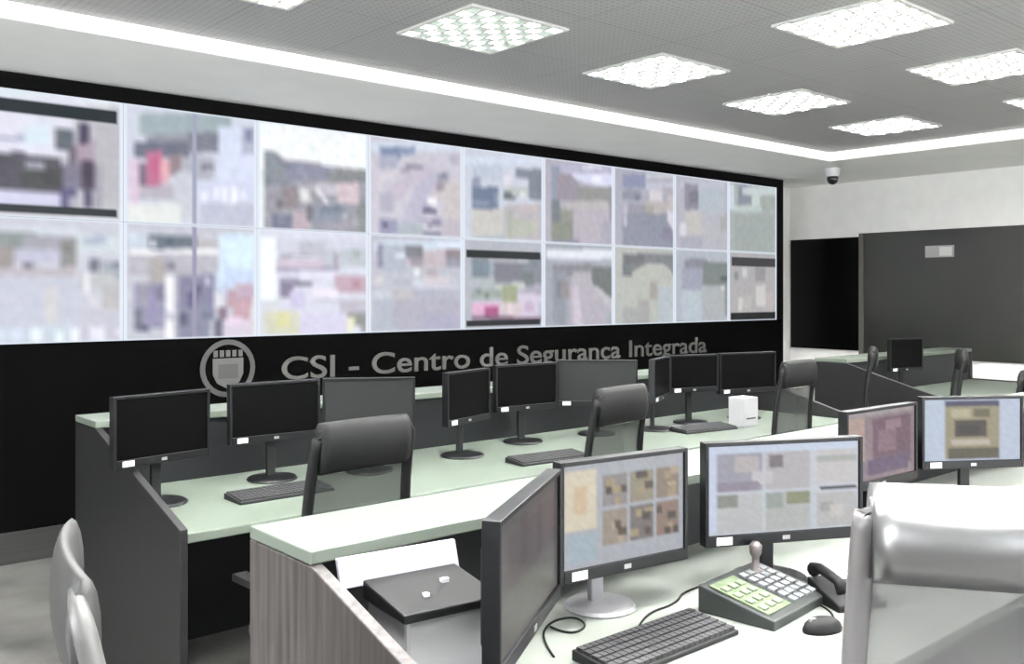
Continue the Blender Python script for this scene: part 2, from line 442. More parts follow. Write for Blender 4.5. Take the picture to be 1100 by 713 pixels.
feed(0, 0, 125, 105, 4.756, (205, 210, 228), [
    (90, 80, 560, 190, (158, 176, 182)), (130, 190, 500, 240, (150, 152, 166)), (60, 225, 350, 310, (112, 116, 138)), (340, 180, 500, 280, (128, 130, 148)),
    (45, 310, 90, 540, (222, 196, 220)), (90, 330, 135, 500, (128, 108, 134)), (130, 270, 215, 450, (200, 112, 150)), (150, 300, 195, 400, (206, 96, 140)), (200, 315, 245, 430, (232, 170, 182)),
    (245, 290, 320, 400, (150, 130, 140)), (300, 300, 480, 420, (180, 180, 196)), (410, 340, 470, 368, (122, 124, 142)), (90, 450, 270, 520, (185, 180, 192)),
    (270, 380, 370, 620, (200, 204, 216)), (30, 540, 300, 650, (226, 230, 228)), (500, 150, 710, 420, (212, 220, 246)), (610, 150, 690, 290, (176, 182, 206)), (640, 160, 670, 230, (128, 136, 168)),
    (385, 420, 720, 560, (206, 212, 240)), (400, 540, 700, 660, (190, 194, 216)),
    (405, 480, 440, 530, (238, 240, 252)), (470, 455, 500, 520, (238, 240, 252)), (520, 455, 545, 530, (244, 246, 254)), (565, 465, 590, 540, (244, 246, 254)), (610, 480, 640, 530, (232, 236, 252))],
    'display showing a street with a pink figure at left and a zebra crossing', polys=[(360, 0, 382, 700, (158, 162, 188))])
feed(1, 0, 270, 120, 5.092, (232, 240, 246), [
    (0, 60, 700, 300, (242, 248, 252)), ([(38, 215), (90, 215), (160, 262), (290, 270), (400, 300), (620, 315), (620, 680), (38, 655)], (156, 156, 168)),
    ([(38, 215), (100, 225), (180, 300), (180, 400), (38, 400)], (138, 146, 156)), ([(160, 270), (400, 300), (400, 370), (160, 380)], (140, 142, 166)), (400, 320, 620, 385, (140, 142, 146)),
    (140, 410, 230, 530, (148, 136, 144)), (235, 410, 300, 500, (206, 200, 206)), (255, 430, 280, 490, (240, 234, 238)), (330, 395, 470, 460, (196, 192, 204)), (450, 390, 560, 500, (212, 192, 200)),
    ([(310, 410), (330, 410), (400, 500), (375, 500)], (236, 236, 244)), (200, 540, 300, 650, (188, 170, 182)), (90, 560, 190, 655, (120, 124, 150)), (280, 510, 305, 600, (118, 116, 130)),
    (310, 510, 500, 600, (142, 150, 168)), (475, 560, 500, 585, (218, 224, 240)), (360, 510, 460, 560, (124, 134, 154)), (550, 500, 620, 680, (138, 144, 146)), (110, 480, 140, 540, (122, 120, 134)), (400, 600, 560, 640, (164, 160, 172))],
    'display showing a hilly town under a white sky', grain=13)
feed(2, 0, 388, 140, 5.7, (200, 196, 210), [
    (30, 70, 600, 130, (208, 218, 236)), (80, 100, 300, 150, (140, 156, 188)), (100, 110, 215, 180, (122, 138, 174)), (80, 150, 190, 235, (170, 174, 196)),
    ([(80, 400), (350, 200), (420, 240), (80, 520)], (196, 186, 204)), ([(80, 280), (240, 230), (80, 340)], (214, 206, 218)), (240, 210, 350, 238, (142, 134, 158)), (210, 235, 270, 260, (160, 152, 172)),
    ([(300, 350), (420, 240), (440, 380), (350, 480), (300, 640), (190, 640)], (186, 182, 206)), (80, 380, 160, 500, (178, 176, 196)),
    (435, 260, 510, 320, (156, 158, 178)), (460, 262, 488, 290, (116, 122, 146)), (435, 318, 485, 374, (158, 146, 158)), (485, 320, 595, 540, (200, 192, 194)), (400, 370, 485, 425, (206, 192, 198)),
    (375, 405, 435, 455, (240, 238, 248)), (350, 460, 405, 485, (152, 150, 176)), (350, 485, 435, 512, (98, 94, 130)), (325, 540, 460, 560, (160, 148, 180)), (378, 565, 460, 590, (132, 130, 154)), (350, 620, 460, 645, (126, 130, 154)),
    (460, 540, 600, 650, (190, 182, 196)), (80, 540, 190, 640, (152, 150, 182)), (105, 565, 135, 595, (86, 80, 118)), (190, 570, 350, 645, (172, 184, 192)), (520, 150, 570, 210, (182, 178, 196))],
    'display showing a lilac highway with cars driving up it')
feed(3, 0, 490, 155, 6.2, (200, 206, 222), [
    (0, 80, 600, 135, (206, 216, 234)), (75, 135, 280, 230, (186, 196, 214)), (75, 225, 135, 290, (146, 152, 176)), (75, 285, 250, 430, (108, 124, 154)), (75, 375, 190, 402, (144, 154, 180)), (225, 320, 252, 400, (134, 152, 170)),
    (285, 200, 340, 285, (220, 214, 228)), (285, 285, 460, 345, (184, 192, 190)), (285, 318, 345, 372, (108, 116, 120)), (345, 345, 372, 372, (120, 126, 146)), (370, 165, 550, 225, (130, 140, 156)), (460, 165, 550, 372, (128, 138, 152)),
    (400, 315, 430, 345, (222, 224, 224)), (75, 430, 285, 610, (198, 196, 192)), (285, 400, 580, 640, (184, 180, 188)), (400, 400, 520, 460, (196, 182, 184)), (310, 500, 520, 610, (182, 186, 172)), (315, 430, 345, 640, (170, 176, 164)), (75, 610, 310, 640, (172, 186, 200))],
    'display showing a blue van parked beside a pale yard')
feed(4, 0, 580, 165, 6.48, (176, 172, 186), [
    (50, 75, 550, 140, (182, 180, 206)), (270, 80, 400, 108, (212, 216, 230)), ([(180, 140), (520, 140), (520, 260), (450, 250), (240, 190)], (212, 214, 242)), (330, 150, 400, 200, (232, 236, 250)),
    (50, 80, 115, 330, (146, 154, 178)), ([(85, 140), (180, 140), (240, 200), (240, 330), (85, 330)], (154, 146, 160)), (240, 230, 520, 355, (150, 150, 150)), (50, 320, 115, 480, (122, 130, 138)),
    (115, 385, 200, 620, (148, 150, 142)), (150, 330, 450, 390, (186, 182, 184)), (205, 385, 455, 620, (184, 176, 188)), (455, 330, 520, 480, (150, 146, 162)), (395, 480, 520, 620, (170, 170, 184)), (50, 480, 205, 600, (140, 146, 134)), (50, 600, 240, 635, (142, 142, 162))],
    'display showing a pinkish dirt road under a strip of bright sky')
feed(5, 0, 655, 175, 6.79, (172, 172, 188), [
    (65, 80, 230, 180, (140, 146, 178)), (230, 80, 490, 110, (196, 202, 210)), (230, 140, 490, 200, (190, 190, 208)), (260, 205, 360, 280, (208, 202, 210)), (360, 180, 455, 240, (172, 168, 182)),
    (65, 200, 200, 270, (142, 146, 164)), (160, 240, 195, 270, (122, 122, 140)), (230, 280, 400, 370, (184, 176, 176)), (230, 305, 290, 370, (168, 162, 156)), (100, 300, 230, 470, (154, 152, 166)),
    (65, 370, 455, 630, (142, 146, 164)), (360, 470, 425, 560, (134, 130, 156)), ([(390, 340), (490, 380), (520, 520), (455, 530), (390, 410)], (212, 206, 220)), (400, 240, 460, 330, (196, 184, 188)), (70, 305, 98, 460, (190, 188, 204))],
    'display showing a dark grey road with a pale verge at right')
feed(6, 0, 720, 185, 4.458, (178, 178, 190), [
    (30, 40, 245, 80, (186, 188, 204)), (50, 55, 118, 180, (146, 142, 160)), (75, 90, 115, 150, (122, 122, 138)), (118, 80, 245, 200, (176, 186, 196)), (50, 185, 135, 300, (192, 188, 186)), (135, 200, 265, 400, (180, 180, 190)),
    (30, 240, 60, 300, (210, 206, 220)), (30, 310, 140, 400, (170, 170, 186)), (225, 210, 265, 280, (168, 168, 172))],
    'display showing a faint grey lilac street in the seventh column')
feed(7, 0, 720, 185, 4.458, (166, 174, 174), [
    (265, 60, 290, 180, (196, 210, 220)), (308, 60, 372, 155, (134, 144, 158)), (330, 70, 500, 110, (190, 202, 204)), (375, 110, 420, 170, (192, 206, 204)), (415, 115, 500, 180, (160, 168, 164)), (290, 160, 420, 190, (182, 198, 194)),
    (290, 200, 480, 390, (158, 168, 166)), (370, 390, 480, 410, (186, 192, 190))],
    'display showing a flat grey green lane at the top right corner')
feed(-1, 1, 0, 240, 5.093, (200, 202, 216), [
    (-300, 20, 400, 60, (206, 214, 226)), (-300, 45, 170, 140, (140, 150, 150)), (-300, 120, 50, 290, (158, 150, 150)), (100, 70, 390, 140, (164, 164, 176)), (300, 90, 390, 240, (144, 144, 144)), (320, 110, 365, 165, (124, 126, 122)),
    (50, 140, 310, 215, (192, 192, 216)), (95, 213, 148, 240, (118, 116, 136)), (-300, 240, 390, 290, (190, 182, 192)), (-300, 290, 410, 560, (196, 200, 218)), (220, 330, 290, 540, (208, 206, 210)),
    (390, 60, 660, 170, (206, 216, 224)), (440, 70, 560, 115, (172, 186, 206)), (462, 190, 512, 270, (116, 118, 138)), (535, 210, 660, 310, (158, 168, 182)), (585, 215, 640, 240, (124, 128, 146)),
    (400, 260, 600, 360, (190, 194, 198)), (440, 270, 462, 385, (238, 238, 248)), (530, 330, 640, 470, (188, 186, 188)), ([(440, 380), (470, 400), (600, 560), (540, 540)], (222, 218, 226)), (400, 460, 650, 640, (196, 196, 212)),
    (-300, 560, 410, 650, (196, 208, 224)), (-300, 580, 0, 640, (208, 222, 240)), (25, 580, 90, 640, (212, 226, 248)), (145, 570, 195, 655, (232, 242, 250)), (270, 580, 320, 655, (226, 246, 250)), (365, 575, 410, 655, (240, 244, 252)), (465, 560, 540, 650, (228, 230, 248)), (610, 580, 680, 605, (240, 240, 250))],
    'display showing a wide empty crossing with a striped kerb below')
feed(0, 1, 125, 240, 5.28, (196, 198, 212), [
    (25, 45, 150, 130, (200, 214, 230)), (148, 70, 430, 145, (106, 118, 132)), (250, 85, 300, 120, (90, 104, 124)), (430, 90, 560, 150, (188, 184, 190)), (172, 98, 200, 140, (226, 230, 236)),
    (40, 148, 560, 172, (248, 250, 254)), (430, 172, 580, 200, (234, 226, 238)), (50, 175, 550, 290, (184, 182, 194)), (150, 200, 245, 345, (178, 172, 172)), (250, 205, 300, 270, (150, 150, 164)), (275, 222, 300, 250, (112, 112, 128)),
    (75, 330, 250, 600, (150, 148, 178)), (100, 330, 148, 470, (156, 154, 172)), (200, 345, 250, 430, (126, 124, 148)), (75, 480, 120, 610, (118, 120, 144)), (148, 370, 200, 560, (150, 142, 186)), (120, 575, 150, 605, (70, 72, 104)),
    (245, 295, 300, 500, (240, 240, 250)), (300, 280, 330, 660, (176, 176, 192)), (326, 290, 525, 500, (132, 130, 164)), (400, 350, 450, 400, (98, 88, 132)), (375, 400, 425, 480, (100, 92, 138)), (480, 300, 502, 350, (200, 198, 220)),
    (326, 480, 500, 655, (136, 138, 166)), (326, 500, 375, 580, (96, 100, 130)), (450, 500, 525, 550, (116, 120, 150)), (245, 550, 300, 660, (244, 242, 252)), (525, 270, 600, 420, (190, 200, 226)), (530, 400, 580, 475, (222, 222, 232)),
    (550, 60, 760, 360, (206, 228, 250)), (600, 90, 740, 240, (212, 238, 254)), (570, 260, 750, 370, (196, 214, 248)), (600, 380, 750, 480, (188, 152, 168)), (650, 340, 750, 420, (196, 170, 190)), (640, 430, 730, 560, (202, 158, 172)), (550, 475, 605, 550, (140, 116, 136)),
    (580, 545, 740, 650, (216, 206, 222)), (605, 525, 680, 580, (234, 210, 236)), (530, 550, 580, 650, (112, 112, 134)), (740, 420, 780, 650, (226, 218, 214))],
    'display showing dark clad figures beside a pink round shape', polys=[(400, 0, 424, 700, (150, 146, 178))], grain=9)
feed(1, 1, 270, 245, 5.708, (214, 216, 234), [
    (20, 50, 125, 440, (242, 254, 254)), (125, 75, 700, 160, (206, 208, 226)), (262, 80, 420, 180, (190, 192, 206)), (150, 160, 340, 180, (172, 172, 186)), (125, 185, 480, 240, (208, 192, 212)), (420, 135, 700, 240, (190, 196, 206)), (590, 135, 640, 180, (170, 186, 186)),
    (125, 240, 510, 265, (166, 160, 186)), (480, 160, 505, 260, (168, 158, 180)), (130, 268, 480, 300, (224, 224, 246)), (150, 320, 235, 430, (138, 130, 160)), (235, 322, 345, 350, (128, 124, 146)), (150, 298, 260, 325, (172, 170, 192)),
    (480, 295, 700, 400, (198, 168, 186)), (590, 322, 645, 375, (186, 142, 156)), (345, 375, 500, 430, (238, 228, 246)), (345, 432, 620, 455, (194, 194, 214)), (200, 380, 300, 490, (202, 196, 232)), (510, 440, 700, 515, (190, 186, 202)),
    (45, 460, 130, 490, (208, 214, 218)), (45, 510, 260, 660, (214, 214, 190)), (120, 510, 200, 610, (222, 220, 160)), (260, 520, 560, 660, (212, 208, 236)), (560, 515, 640, 545, (150, 150, 146)), (560, 545, 600, 655, (232, 232, 208)), (590, 545, 640, 600, (218, 218, 170)), (612, 515, 700, 600, (146, 148, 148)), (640, 590, 700, 655, (160, 162, 164))],
    'display showing a pale forecourt with a yellow patch low at left')
feed(2, 1, 388, 250, 6.2, (188, 190, 204), [
    (55, 55, 650, 110, (200, 216, 236)), (470, 60, 650, 108, (216, 228, 250)), (85, 80, 118, 230, (138, 138, 166)), (118, 80, 262, 260, (174, 184, 200)), (262, 82, 382, 170, (126, 128, 138)), (205, 140, 262, 170, (222, 226, 240)),
    (382, 110, 530, 230, (196, 182, 190)), (530, 112, 648, 170, (146, 134, 142)), (530, 170, 648, 230, (150, 152, 170)), (262, 172, 325, 225, (200, 184, 200)), (295, 172, 382, 225, (158, 150, 160)), (320, 230, 358, 290, (226, 230, 234)), (410, 232, 470, 290, (184, 168, 176)),
    (55, 290, 115, 350, (210, 204, 210)), (175, 318, 295, 350, (172, 182, 194)), (320, 318, 382, 350, (204, 222, 230)), (382, 290, 560, 350, (208, 198, 208)), (320, 350, 620, 380, (202, 202, 222)),
    (175, 380, 320, 440, (192, 188, 192)), (320, 380, 648, 500, (176, 178, 196)), (60, 440, 175, 640, (176, 184, 200)), (175, 440, 648, 645, (176, 174, 192)), (380, 540, 648, 640, (172, 170, 196)), (60, 380, 175, 440, (198, 202, 216))],
    'display showing an empty grey forecourt below small storefronts')
feed(3, 1, 490, 255, 6.79, (176, 180, 190), [
    (82, 120, 640, 340, (130, 136, 148)), (82, 180, 212, 282, (118, 136, 152)), (212, 155, 400, 185, (180, 178, 190)), (410, 155, 500, 185, (186, 194, 196)), (245, 185, 440, 310, (126, 126, 140)), (440, 255, 540, 345, (116, 124, 128)), (212, 185, 245, 310, (152, 166, 180)),
    (82, 285, 245, 380, (172, 182, 188)), (245, 345, 380, 380, (190, 198, 186)), (380, 318, 475, 380, (192, 200, 196)), (82, 380, 310, 445, (156, 166, 162)), (118, 380, 148, 412, (118, 128, 132)), (180, 412, 212, 445, (118, 130, 126)), (310, 345, 410, 475, (160, 168, 132)),
    (475, 345, 640, 412, (168, 164, 184)), (410, 412, 640, 578, (206, 196, 218)), (82, 445, 310, 480, (188, 192, 204)), (82, 480, 310, 545, (226, 172, 208)), (180, 510, 280, 605, (176, 76, 136)), (280, 480, 440, 578, (212, 194, 202)), (82, 545, 180, 578, (208, 160, 196)), (345, 480, 375, 578, (232, 210, 218)), (475, 480, 535, 545, (196, 172, 202)), (570, 475, 640, 578, (180, 182, 202)), (82, 578, 640, 610, (120, 96, 116))],
    'display showing a green bank and pink shape between black bars', polys=[('uv', .05, .11, .965, .2, (26, 32, 36)), ('uv', .05, .9, .965, .97, (24, 28, 36))])
feed(4, 1, 580, 260, 6.875, (160, 166, 176), [
    (20, 55, 560, 125, (222, 228, 238)), (60, 125, 560, 160, (172, 176, 188)), (60, 160, 350, 250, (138, 138, 148)), (60, 220, 160, 610, (144, 150, 164)), (350, 185, 550, 410, (114, 120, 120)), (90, 280, 130, 410, (122, 130, 144)),
    (125, 280, 190, 420, (150, 142, 148)), ([(220, 220), (350, 225), (360, 310), (560, 560), (560, 620), (190, 620), (190, 350)], (180, 174, 186)), ([(220, 320), (250, 320), (285, 620), (215, 620)], (202, 192, 208)), ([(350, 320), (390, 320), (540, 450), (540, 500), (480, 480)], (186, 188, 196)), (450, 510, 560, 620, (168, 172, 180))],
    'display showing a narrow pink footpath between dark hedges')
feed(5, 1, 580, 260, 6.875, (180, 184, 180), [
    (585, 85, 980, 250, (128, 132, 138)), (600, 90, 745, 160, (116, 118, 124)), ([(650, 220), (780, 150), (880, 155), (950, 220), (950, 620), (585, 620), (585, 260)], (182, 186, 178)), (780, 285, 840, 420, (164, 162, 154)),
    (700, 420, 780, 610, (166, 166, 164)), (845, 330, 980, 610, (178, 188, 196)), (585, 480, 700, 610, (168, 170, 170)), (585, 180, 650, 250, (118, 124, 128))],
    'display showing a pale greenish sand slope under dark bushes')
feed(6, 1, 720, 185, 4.458, (172, 180, 192), [
    (50, 415, 160, 455, (136, 138, 150)), (35, 455, 140, 560, (156, 160, 178)), (138, 430, 265, 540, (124, 134, 132)), (225, 495, 265, 520, (92, 102, 104)), (35, 560, 135, 715, (178, 190, 200)), (135, 540, 245, 715, (170, 176, 180)), (222, 540, 245, 565, (208, 208, 208)), (245, 540, 265, 690, (140, 142, 146))],
    'display showing a bluish lot with a dark green bush')
feed(7, 1, 720, 185, 4.458, (172, 170, 174), [
    (288, 450, 480, 670, (172, 170, 172)), (330, 455, 350, 500, (196, 198, 204)), (290, 475, 308, 515, (134, 138, 142)), (395, 540, 440, 640, (202, 198, 198)), (308, 600, 330, 665, (204, 204, 200)), (440, 570, 480, 660, (184, 176, 178)), (390, 455, 440, 520, (148, 146, 152)), (330, 590, 372, 660, (182, 178, 178))],
    'small display with black bars at the bottom right corner', polys=[('uv', .06, .07, 1, .2, (66, 66, 70)), ('uv', .04, .87, 1.01, 1.01, (34, 36, 36))])
first_display = None
for u0, row, p, label in feeds:
    z1, z0 = (ZT, ZM) if row == 0 else (ZM, ZB)
    t = thing('wall_display', label, 'display', group='displays of the video wall')
    t.location = W(U(u0), 0.0, z0); t.rotation_euler.z = TH
    g = 0.0004
    if first_display is None:
        h = MB(); L_, H_ = US, z1 - z0
        h.box(g, L_ - g, -0.012, 0.058, g, H_ - g)
        first_display = h.build('housing', M['frame_black'], t)
    else:
        c = first_display.copy(); COL.objects.link(c); c.parent = t
    picture_mesh('screen', p, 0.0007, US - 0.0007, 0.0007, z1 - z0 - 0.0007, -0.0135, M['picture'], t)

# ------------------------------------------------------------------ ceiling fixtures
def troffer(s, q, label, dim=False):
    t = thing('ceiling_light', label, 'light', group='square louvered ceiling lights')
    t.location = W(s, q, Z_CEIL); t.rotation_euler.z = TH
    a = 0.33
    f = MB()
    for sx in (-1, 1):
        f.box(min(sx * a, sx * (a - .022)), max(sx * a, sx * (a - .022)), -a, a, -0.014, -0.001)
        f.box(-a + .022, a - .022, min(sx * a, sx * (a - .022)), max(sx * a, sx * (a - .022)), -0.014, -0.001)
    f.build('frame', M['louver'], t)
    MB().box(-a + .023, a - .023, -a + .023, a - .023, -0.004, -0.002).build('lamp_panel', M['lamp_dim'] if dim else M['lamp'], t)
    g = MB(); n = 8; st = 2 * (a - .022) / n
    for k in range(1, n):
        x = -a + .022 + k * st
        g.box(x - .006, x + .006, -a + .023, a - .023, -0.013, -0.004)
        g.box(-a + .023, a - .023, x - .006, x + .006, -0.0125, -0.0045)
    g.build('louver', M['louver'], t)
    return t
LS = {0: -0.17, 1: 1.13, 2: 2.55, 3: 4.02, 4: 5.5}
lab = {(0, 0): 'louvered ceiling light cut by the top edge of the photo at left', (1, 0): 'dimmer louvered ceiling light with dark cells, top centre',
       (2, 0): 'louvered ceiling light halfway along the row beside the display wall', (3, 0): 'louvered ceiling light, second from the far end beside the display wall',
       (4, 0): 'small far louvered ceiling light nearest the room corner', (2, 1): 'largest bright louvered ceiling light at the top right',
       (3, 1): 'warm white louvered ceiling light cut near the right edge, upper one', (4, 1): 'warm white louvered ceiling light at the right edge, lower one'}
for (i, j), l in lab.items():
    troffer(LS[i], 2.29 + 1.40 * j, l, dim=(i == 1))
behind = 'louvered ceiling light above the operators behind the view'
for i, j in ((0, 1), (1, 1), (-1, 1), (-1, 0), (-1, 2), (0, 2), (1, 2), (2, 2), (3, 2), (4, 2), (0, 3), (2, 3), (4, 3), (-1, 3)):
    troffer(LS.get(i, -1.6), 2.29 + 1.40 * j, behind)

d = thing('dome_camera', 'small white and black dome camera under the lowered ceiling in the corner', 'camera', loc=(3.41, 9.9, Z_SOF))
MB().lathe([(0.075, 0.0), (0.078, -0.02), (0.07, -0.07), (0.062, -0.09)]).build('mount', M['dome_white'], d, smooth=True)
MB().lathe([(0.056, -0.088), (0.06, -0.105), (0.055, -0.14), (0.035, -0.165), (0.008, -0.175)]).build('dome', M['dome_black'], d, smooth=True)

# ------------------------------------------------------------------ console desks
def console(label, s0, s1, q0, depth, top_m, end_m, front_z=0.80, riser=.25, low_right=False, work_m=None):
    t = thing('console_desk', label, 'desk', group='long console desks')
    t.location = W(s0, q0, 0); t.rotation_euler.z = TH
    L = s1 - s0
    def tb(a, b, c, d_, e, f_): return MB().box(a, b, -d_, -c, e, f_)
    tb(.03, L - .03, riser + .03, depth - .01, .715, .75).build('worktop', work_m or top_m, t, bevel=.004)
    tb(.0, L, 0, .30, 1.03, 1.06).build('raised_shelf', top_m, t, bevel=.003)
    tb(.03, L - .03, riser, riser + .03, .0, 1.03).build('back_panel', M['slate'], t)
    tb(.03, L - .03, .02, .04, .0, 1.03).build('rear_panel', end_m, t)
    prof = [(0, 0), (0, 1.028), (-.30, 1.028), (-.33, 1.02), (-depth, front_z), (-depth, 0)]
    for x0, x1 in ((0, .03), (L - .03, L)):
        if low_right and x0 > 0: prof = [(0, 0), (0, 1.028), (-.30, 1.028), (-.31, .76), (-depth, .76), (-depth, 0)]
        MB().prism(prof, 'x', x0, x1).build('end_panel', end_m, t, bevel=.003)
    n = max(2, round(L / 1.6))
    for k in range(1, n):
        x = k * L / n
        tb(x - .012, x + .012, .29, depth - .12, 0, .714).build('support_panel', M['black_lam'], t)
    return t
console('long pale console desk nearest the display wall, dark end panel at left', -0.74, 3.96, 1.62, 1.26, M['desk_top'], M['dark_wood'], .77)
console('front console desk with grey wood-grain end panel and lit monitors', -1.03, 3.75, 4.07, 1.05, M['desk_top'], M['wood'], riser=.045, work_m=M['desk_white'])
console('far console desk by the right wall beyond the aisle', 5.26, 7.7, 1.77, 1.11, M['desk_top'], M['dark_wood'], low_right=True)

# ------------------------------------------------------------------ monitors
def monitor(label, pl, pr, ztop, h, screen, group, pic=None, pic_m=None, sticker=True, base_z=0.75, base_r=.118, back=0.0, stand_m=None):
    """pl, pr = ground positions of the left and right edges (seen from the front)"""
    pl, pr = Vector((pl[0], pl[1], 0)), Vector((pr[0], pr[1], 0))
    c = (pl + pr) / 2; w_ = (pr - pl).length; rz = math.atan2(pr.y - pl.y, pr.x - pl.x)
    t = thing('computer_monitor', label, 'monitor', loc=(c.x, c.y, base_z), rz=rz, group=group)
    z1 = ztop - base_z; z0 = z1 - h; hw = w_ / 2
    bz, bb = .012, .032
    b = MB()
    b.box(-hw, -hw + bz, -.018, .02, z0, z1).box(hw - bz, hw, -.018, .02, z0, z1)
    b.box(-hw + bz, hw - bz, -.018, .02, z1 - bz, z1).box(-hw + bz, hw - bz, -.018, .02, z0, z0 + bb)
    b.box(-hw + bz, hw - bz, -.008, .02, z0 + bb, z1 - bz)
    b.build('bezel', M['bezel'], t, bevel=.002)
    MB().prism([(.021, z0 + .02), (.021, z1 - .02), (.035, z1 - .07), (.035, z0 + .06)], 'x', -hw + .04, hw - .04).build('back_cover', M['bezel_back'], t, bevel=.004)
    if pic:
        picture_mesh('screen', pic, -hw + bz, hw - bz, z0 + bb, z1 - bz, -.0095, pic_m or M['picture_desk'], t)
    else:
        MB().box(-hw + bz, hw - bz, -.0105, -.0085, z0 + bb, z1 - bz).build('screen', screen, t)
    MB().box(-.035, .035, .036, .06 + back, z0 + .04, z0 + .12).box(-.022, .022, .04 + back, .06 + back, .012, z0 + .12).build('stand', stand_m or M['bezel_back'], t, bevel=.004)
    MB().lathe([(base_r * .97, 0), (base_r, .004), (base_r * .93, .012), (base_r * .34, .016)], 28, (0, .03 + back, 0)).build('base', stand_m or M['bezel'], t)
    if sticker:
        MB().box(-hw + .035, -hw + .085, -.0195, -.0185, z0 + .005, z0 + bb - .004).build('sticker', M['sticker'], t)
    MB().box(-.012, .012, -.0195, -.0185, z0 + .01, z0 + .022).build('badge', M['metal'], t)
    return t
def sc(x, z, f): return (x * f, z * f)
f_ = 0.96
g1 = 'dark monitors along the desk nearest the display wall'
zt1 = CAM_Z - .41
r1 = [
    ('dark monitor at the far left end of the back desk', (-1.578, 3.67), (-1.31, 4.01), 'off', .285),
    ('dark monitor below the letters CSI, left of the mesh chair', (-1.28, 4.20), (-.93, 4.48), 'off', .275),
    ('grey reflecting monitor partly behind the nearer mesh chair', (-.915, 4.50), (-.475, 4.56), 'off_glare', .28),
    ('dark monitor turned sideways, fourth from the left on the back desk', (-.345, 4.80), (-.134, 5.14), 'off', .28),
    ('dark monitor left of the wide grey one at the middle of the back desk', (-.10, 5.30), (.262, 5.56), 'off', .27),
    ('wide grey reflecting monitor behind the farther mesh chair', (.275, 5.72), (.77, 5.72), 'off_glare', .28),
    ('narrow edge-on monitor right of the wide grey one', (.865, 5.76), (1.02, 6.10), 'off', .27),
    ('small black monitor between the edge-on one and the last', (1.035, 6.15), (1.39, 6.32), 'off', .25),
    ('rightmost dark monitor on the back desk, above the white box', (1.41, 6.36), (1.86, 6.60), 'off', .28)]
for l, a, b, m_, h in r1:
    monitor(l, a, b, zt1, h, M[m_], g1)

def cl(p, k): return (p[0] * k, p[1] * k)
# lit pictures of the front desk
rnd = random.Random(3)
pa = Pic(40, 26, (178, 182, 192))
pa.rect(0.02, .05, .27, .62, (226, 214, 186)).rect(.08, .2, .2, .5, (226, 196, 158)).rect(.04, .66, .27, .95, (168, 188, 200))
for r in range(2):
    for c in range(3):
        x0, y0 = .31 + c * .225, .12 + r * .38
        pa.rect(x0, y0, x0 + .205, y0 + .34, [(150, 142, 142), (158, 148, 122), (150, 130, 112), (164, 148, 132), (124, 116, 114), (152, 124, 110)][r * 3 + c])
        for k in range(5):
            xa, ya = x0 + rnd.uniform(0, .15), y0 + rnd.uniform(0, .26)
            pa.rect(xa, ya, xa + .06, ya + .07, rnd.choice([(96, 82, 66), (190, 168, 140), (84, 74, 70), (176, 156, 120)]))
pa.grain(6, rnd)
pb = Pic(44, 28, (206, 212, 224))
pb.rect(0, 0, 1, .1, (206, 220, 244)).rect(0, 0, .05, 1, (208, 220, 248))
cells = [(.06, .1, .36, .52, (168, 168, 184)), (.38, .1, .68, .52, (192, 188, 192)), (.72, .1, .99, .5, (208, 204, 206)),
         (.06, .56, .36, .97, (200, 202, 204)), (.38, .56, .68, .97, (190, 194, 192)), (.72, .58, .99, .97, (196, 196, 196))]
for c in cells: pb.rect(*c)
pb.rect(.16, .14, .34, .3, (196, 186, 190)).rect(.28, .3, .42, .46, (210, 206, 214)).rect(.06, .42, .34, .52, (156, 148, 166)).rect(.39, .12, .48, .27, (132, 124, 132))
pb.rect(.72, .15, .99, .22, (178, 182, 176)).rect(.74, .51, .99, .545, (60, 62, 72)).rect(.06, .57, .2, .68, (150, 156, 146)).rect(.52, .55, .68, .7, (152, 158, 124)).rect(.38, .56, .5, .72, (164, 174, 168))
pb.rect(.74, .7, .84, .8, (176, 174, 172)).rect(.8, .72, .9, .88, (212, 206, 204)).grain(5, rnd)
pc = Pic(24, 30, (112, 104, 104))
pc.rect(0, 0, 1, .10, (98, 92, 96)).rect(.15, .14, .95, .55, (104, 84, 90)).rect(.3, .1, .42, .5, (86, 66, 74)).rect(.6, .12, .7, .52, (84, 62, 68)).rect(0, .6, 1, 1, (124, 120, 112)).grain(5, rnd)
pd = Pic(26, 22, (150, 128, 138))
pd.rect(0, 0, 1, .08, (170, 160, 164)).rect(0, .05, .25, .7, (190, 162, 152)).rect(.35, .12, .95, .85, (122, 88, 108)).rect(.45, .3, .7, .6, (146, 112, 128)).rect(.55, .18, .8, .3, (160, 126, 138)).rect(.3, .7, .9, .92, (104, 84, 122)).rect(0, .7, .25, 1, (132, 122, 144)).grain(9, rnd)
pe = Pic(30, 22, (190, 204, 228))
pe.rect(.22, .02, .78, .1, (60, 60, 96)).rect(.22, .1, .78, .98, (160, 148, 112)).rect(.3, .14, .5, .28, (186, 180, 142)).rect(.32, .36, .66, .62, (66, 54, 40)).rect(.36, .42, .6, .55, (44, 36, 28)).rect(.3, .66, .7, .74, (196, 184, 168)).rect(.24, .78, .78, .98, (92, 84, 64)).rect(.52, .16, .7, .3, (108, 98, 66)).grain(5, rnd)
g2 = 'lit monitors on the front desk'
zt2 = CAM_Z - .465
monitor('lit monitor with a brownish photo grid and yellow panel', cl((.123, 2.56), .93), cl((.52, 2.82), .93), CAM_Z - .432, .312, None, g2, pa, back=.07, base_r=.1, stand_m=M['white_plastic'])
monitor('lit monitor showing six pale camera views', cl((.594, 2.90), .93), cl((1.135, 3.04), .93), CAM_Z - .432, .302, None, g2, pb, back=.05)
monitor('monitor turned sideways with a dull reddish screen at the left of the front desk', cl((-.042, 1.90), .93), cl((.113, 2.47), .93), CAM_Z - .432, .312, None, g2, pc, M['picture_dim'], sticker=False, base_r=.085)
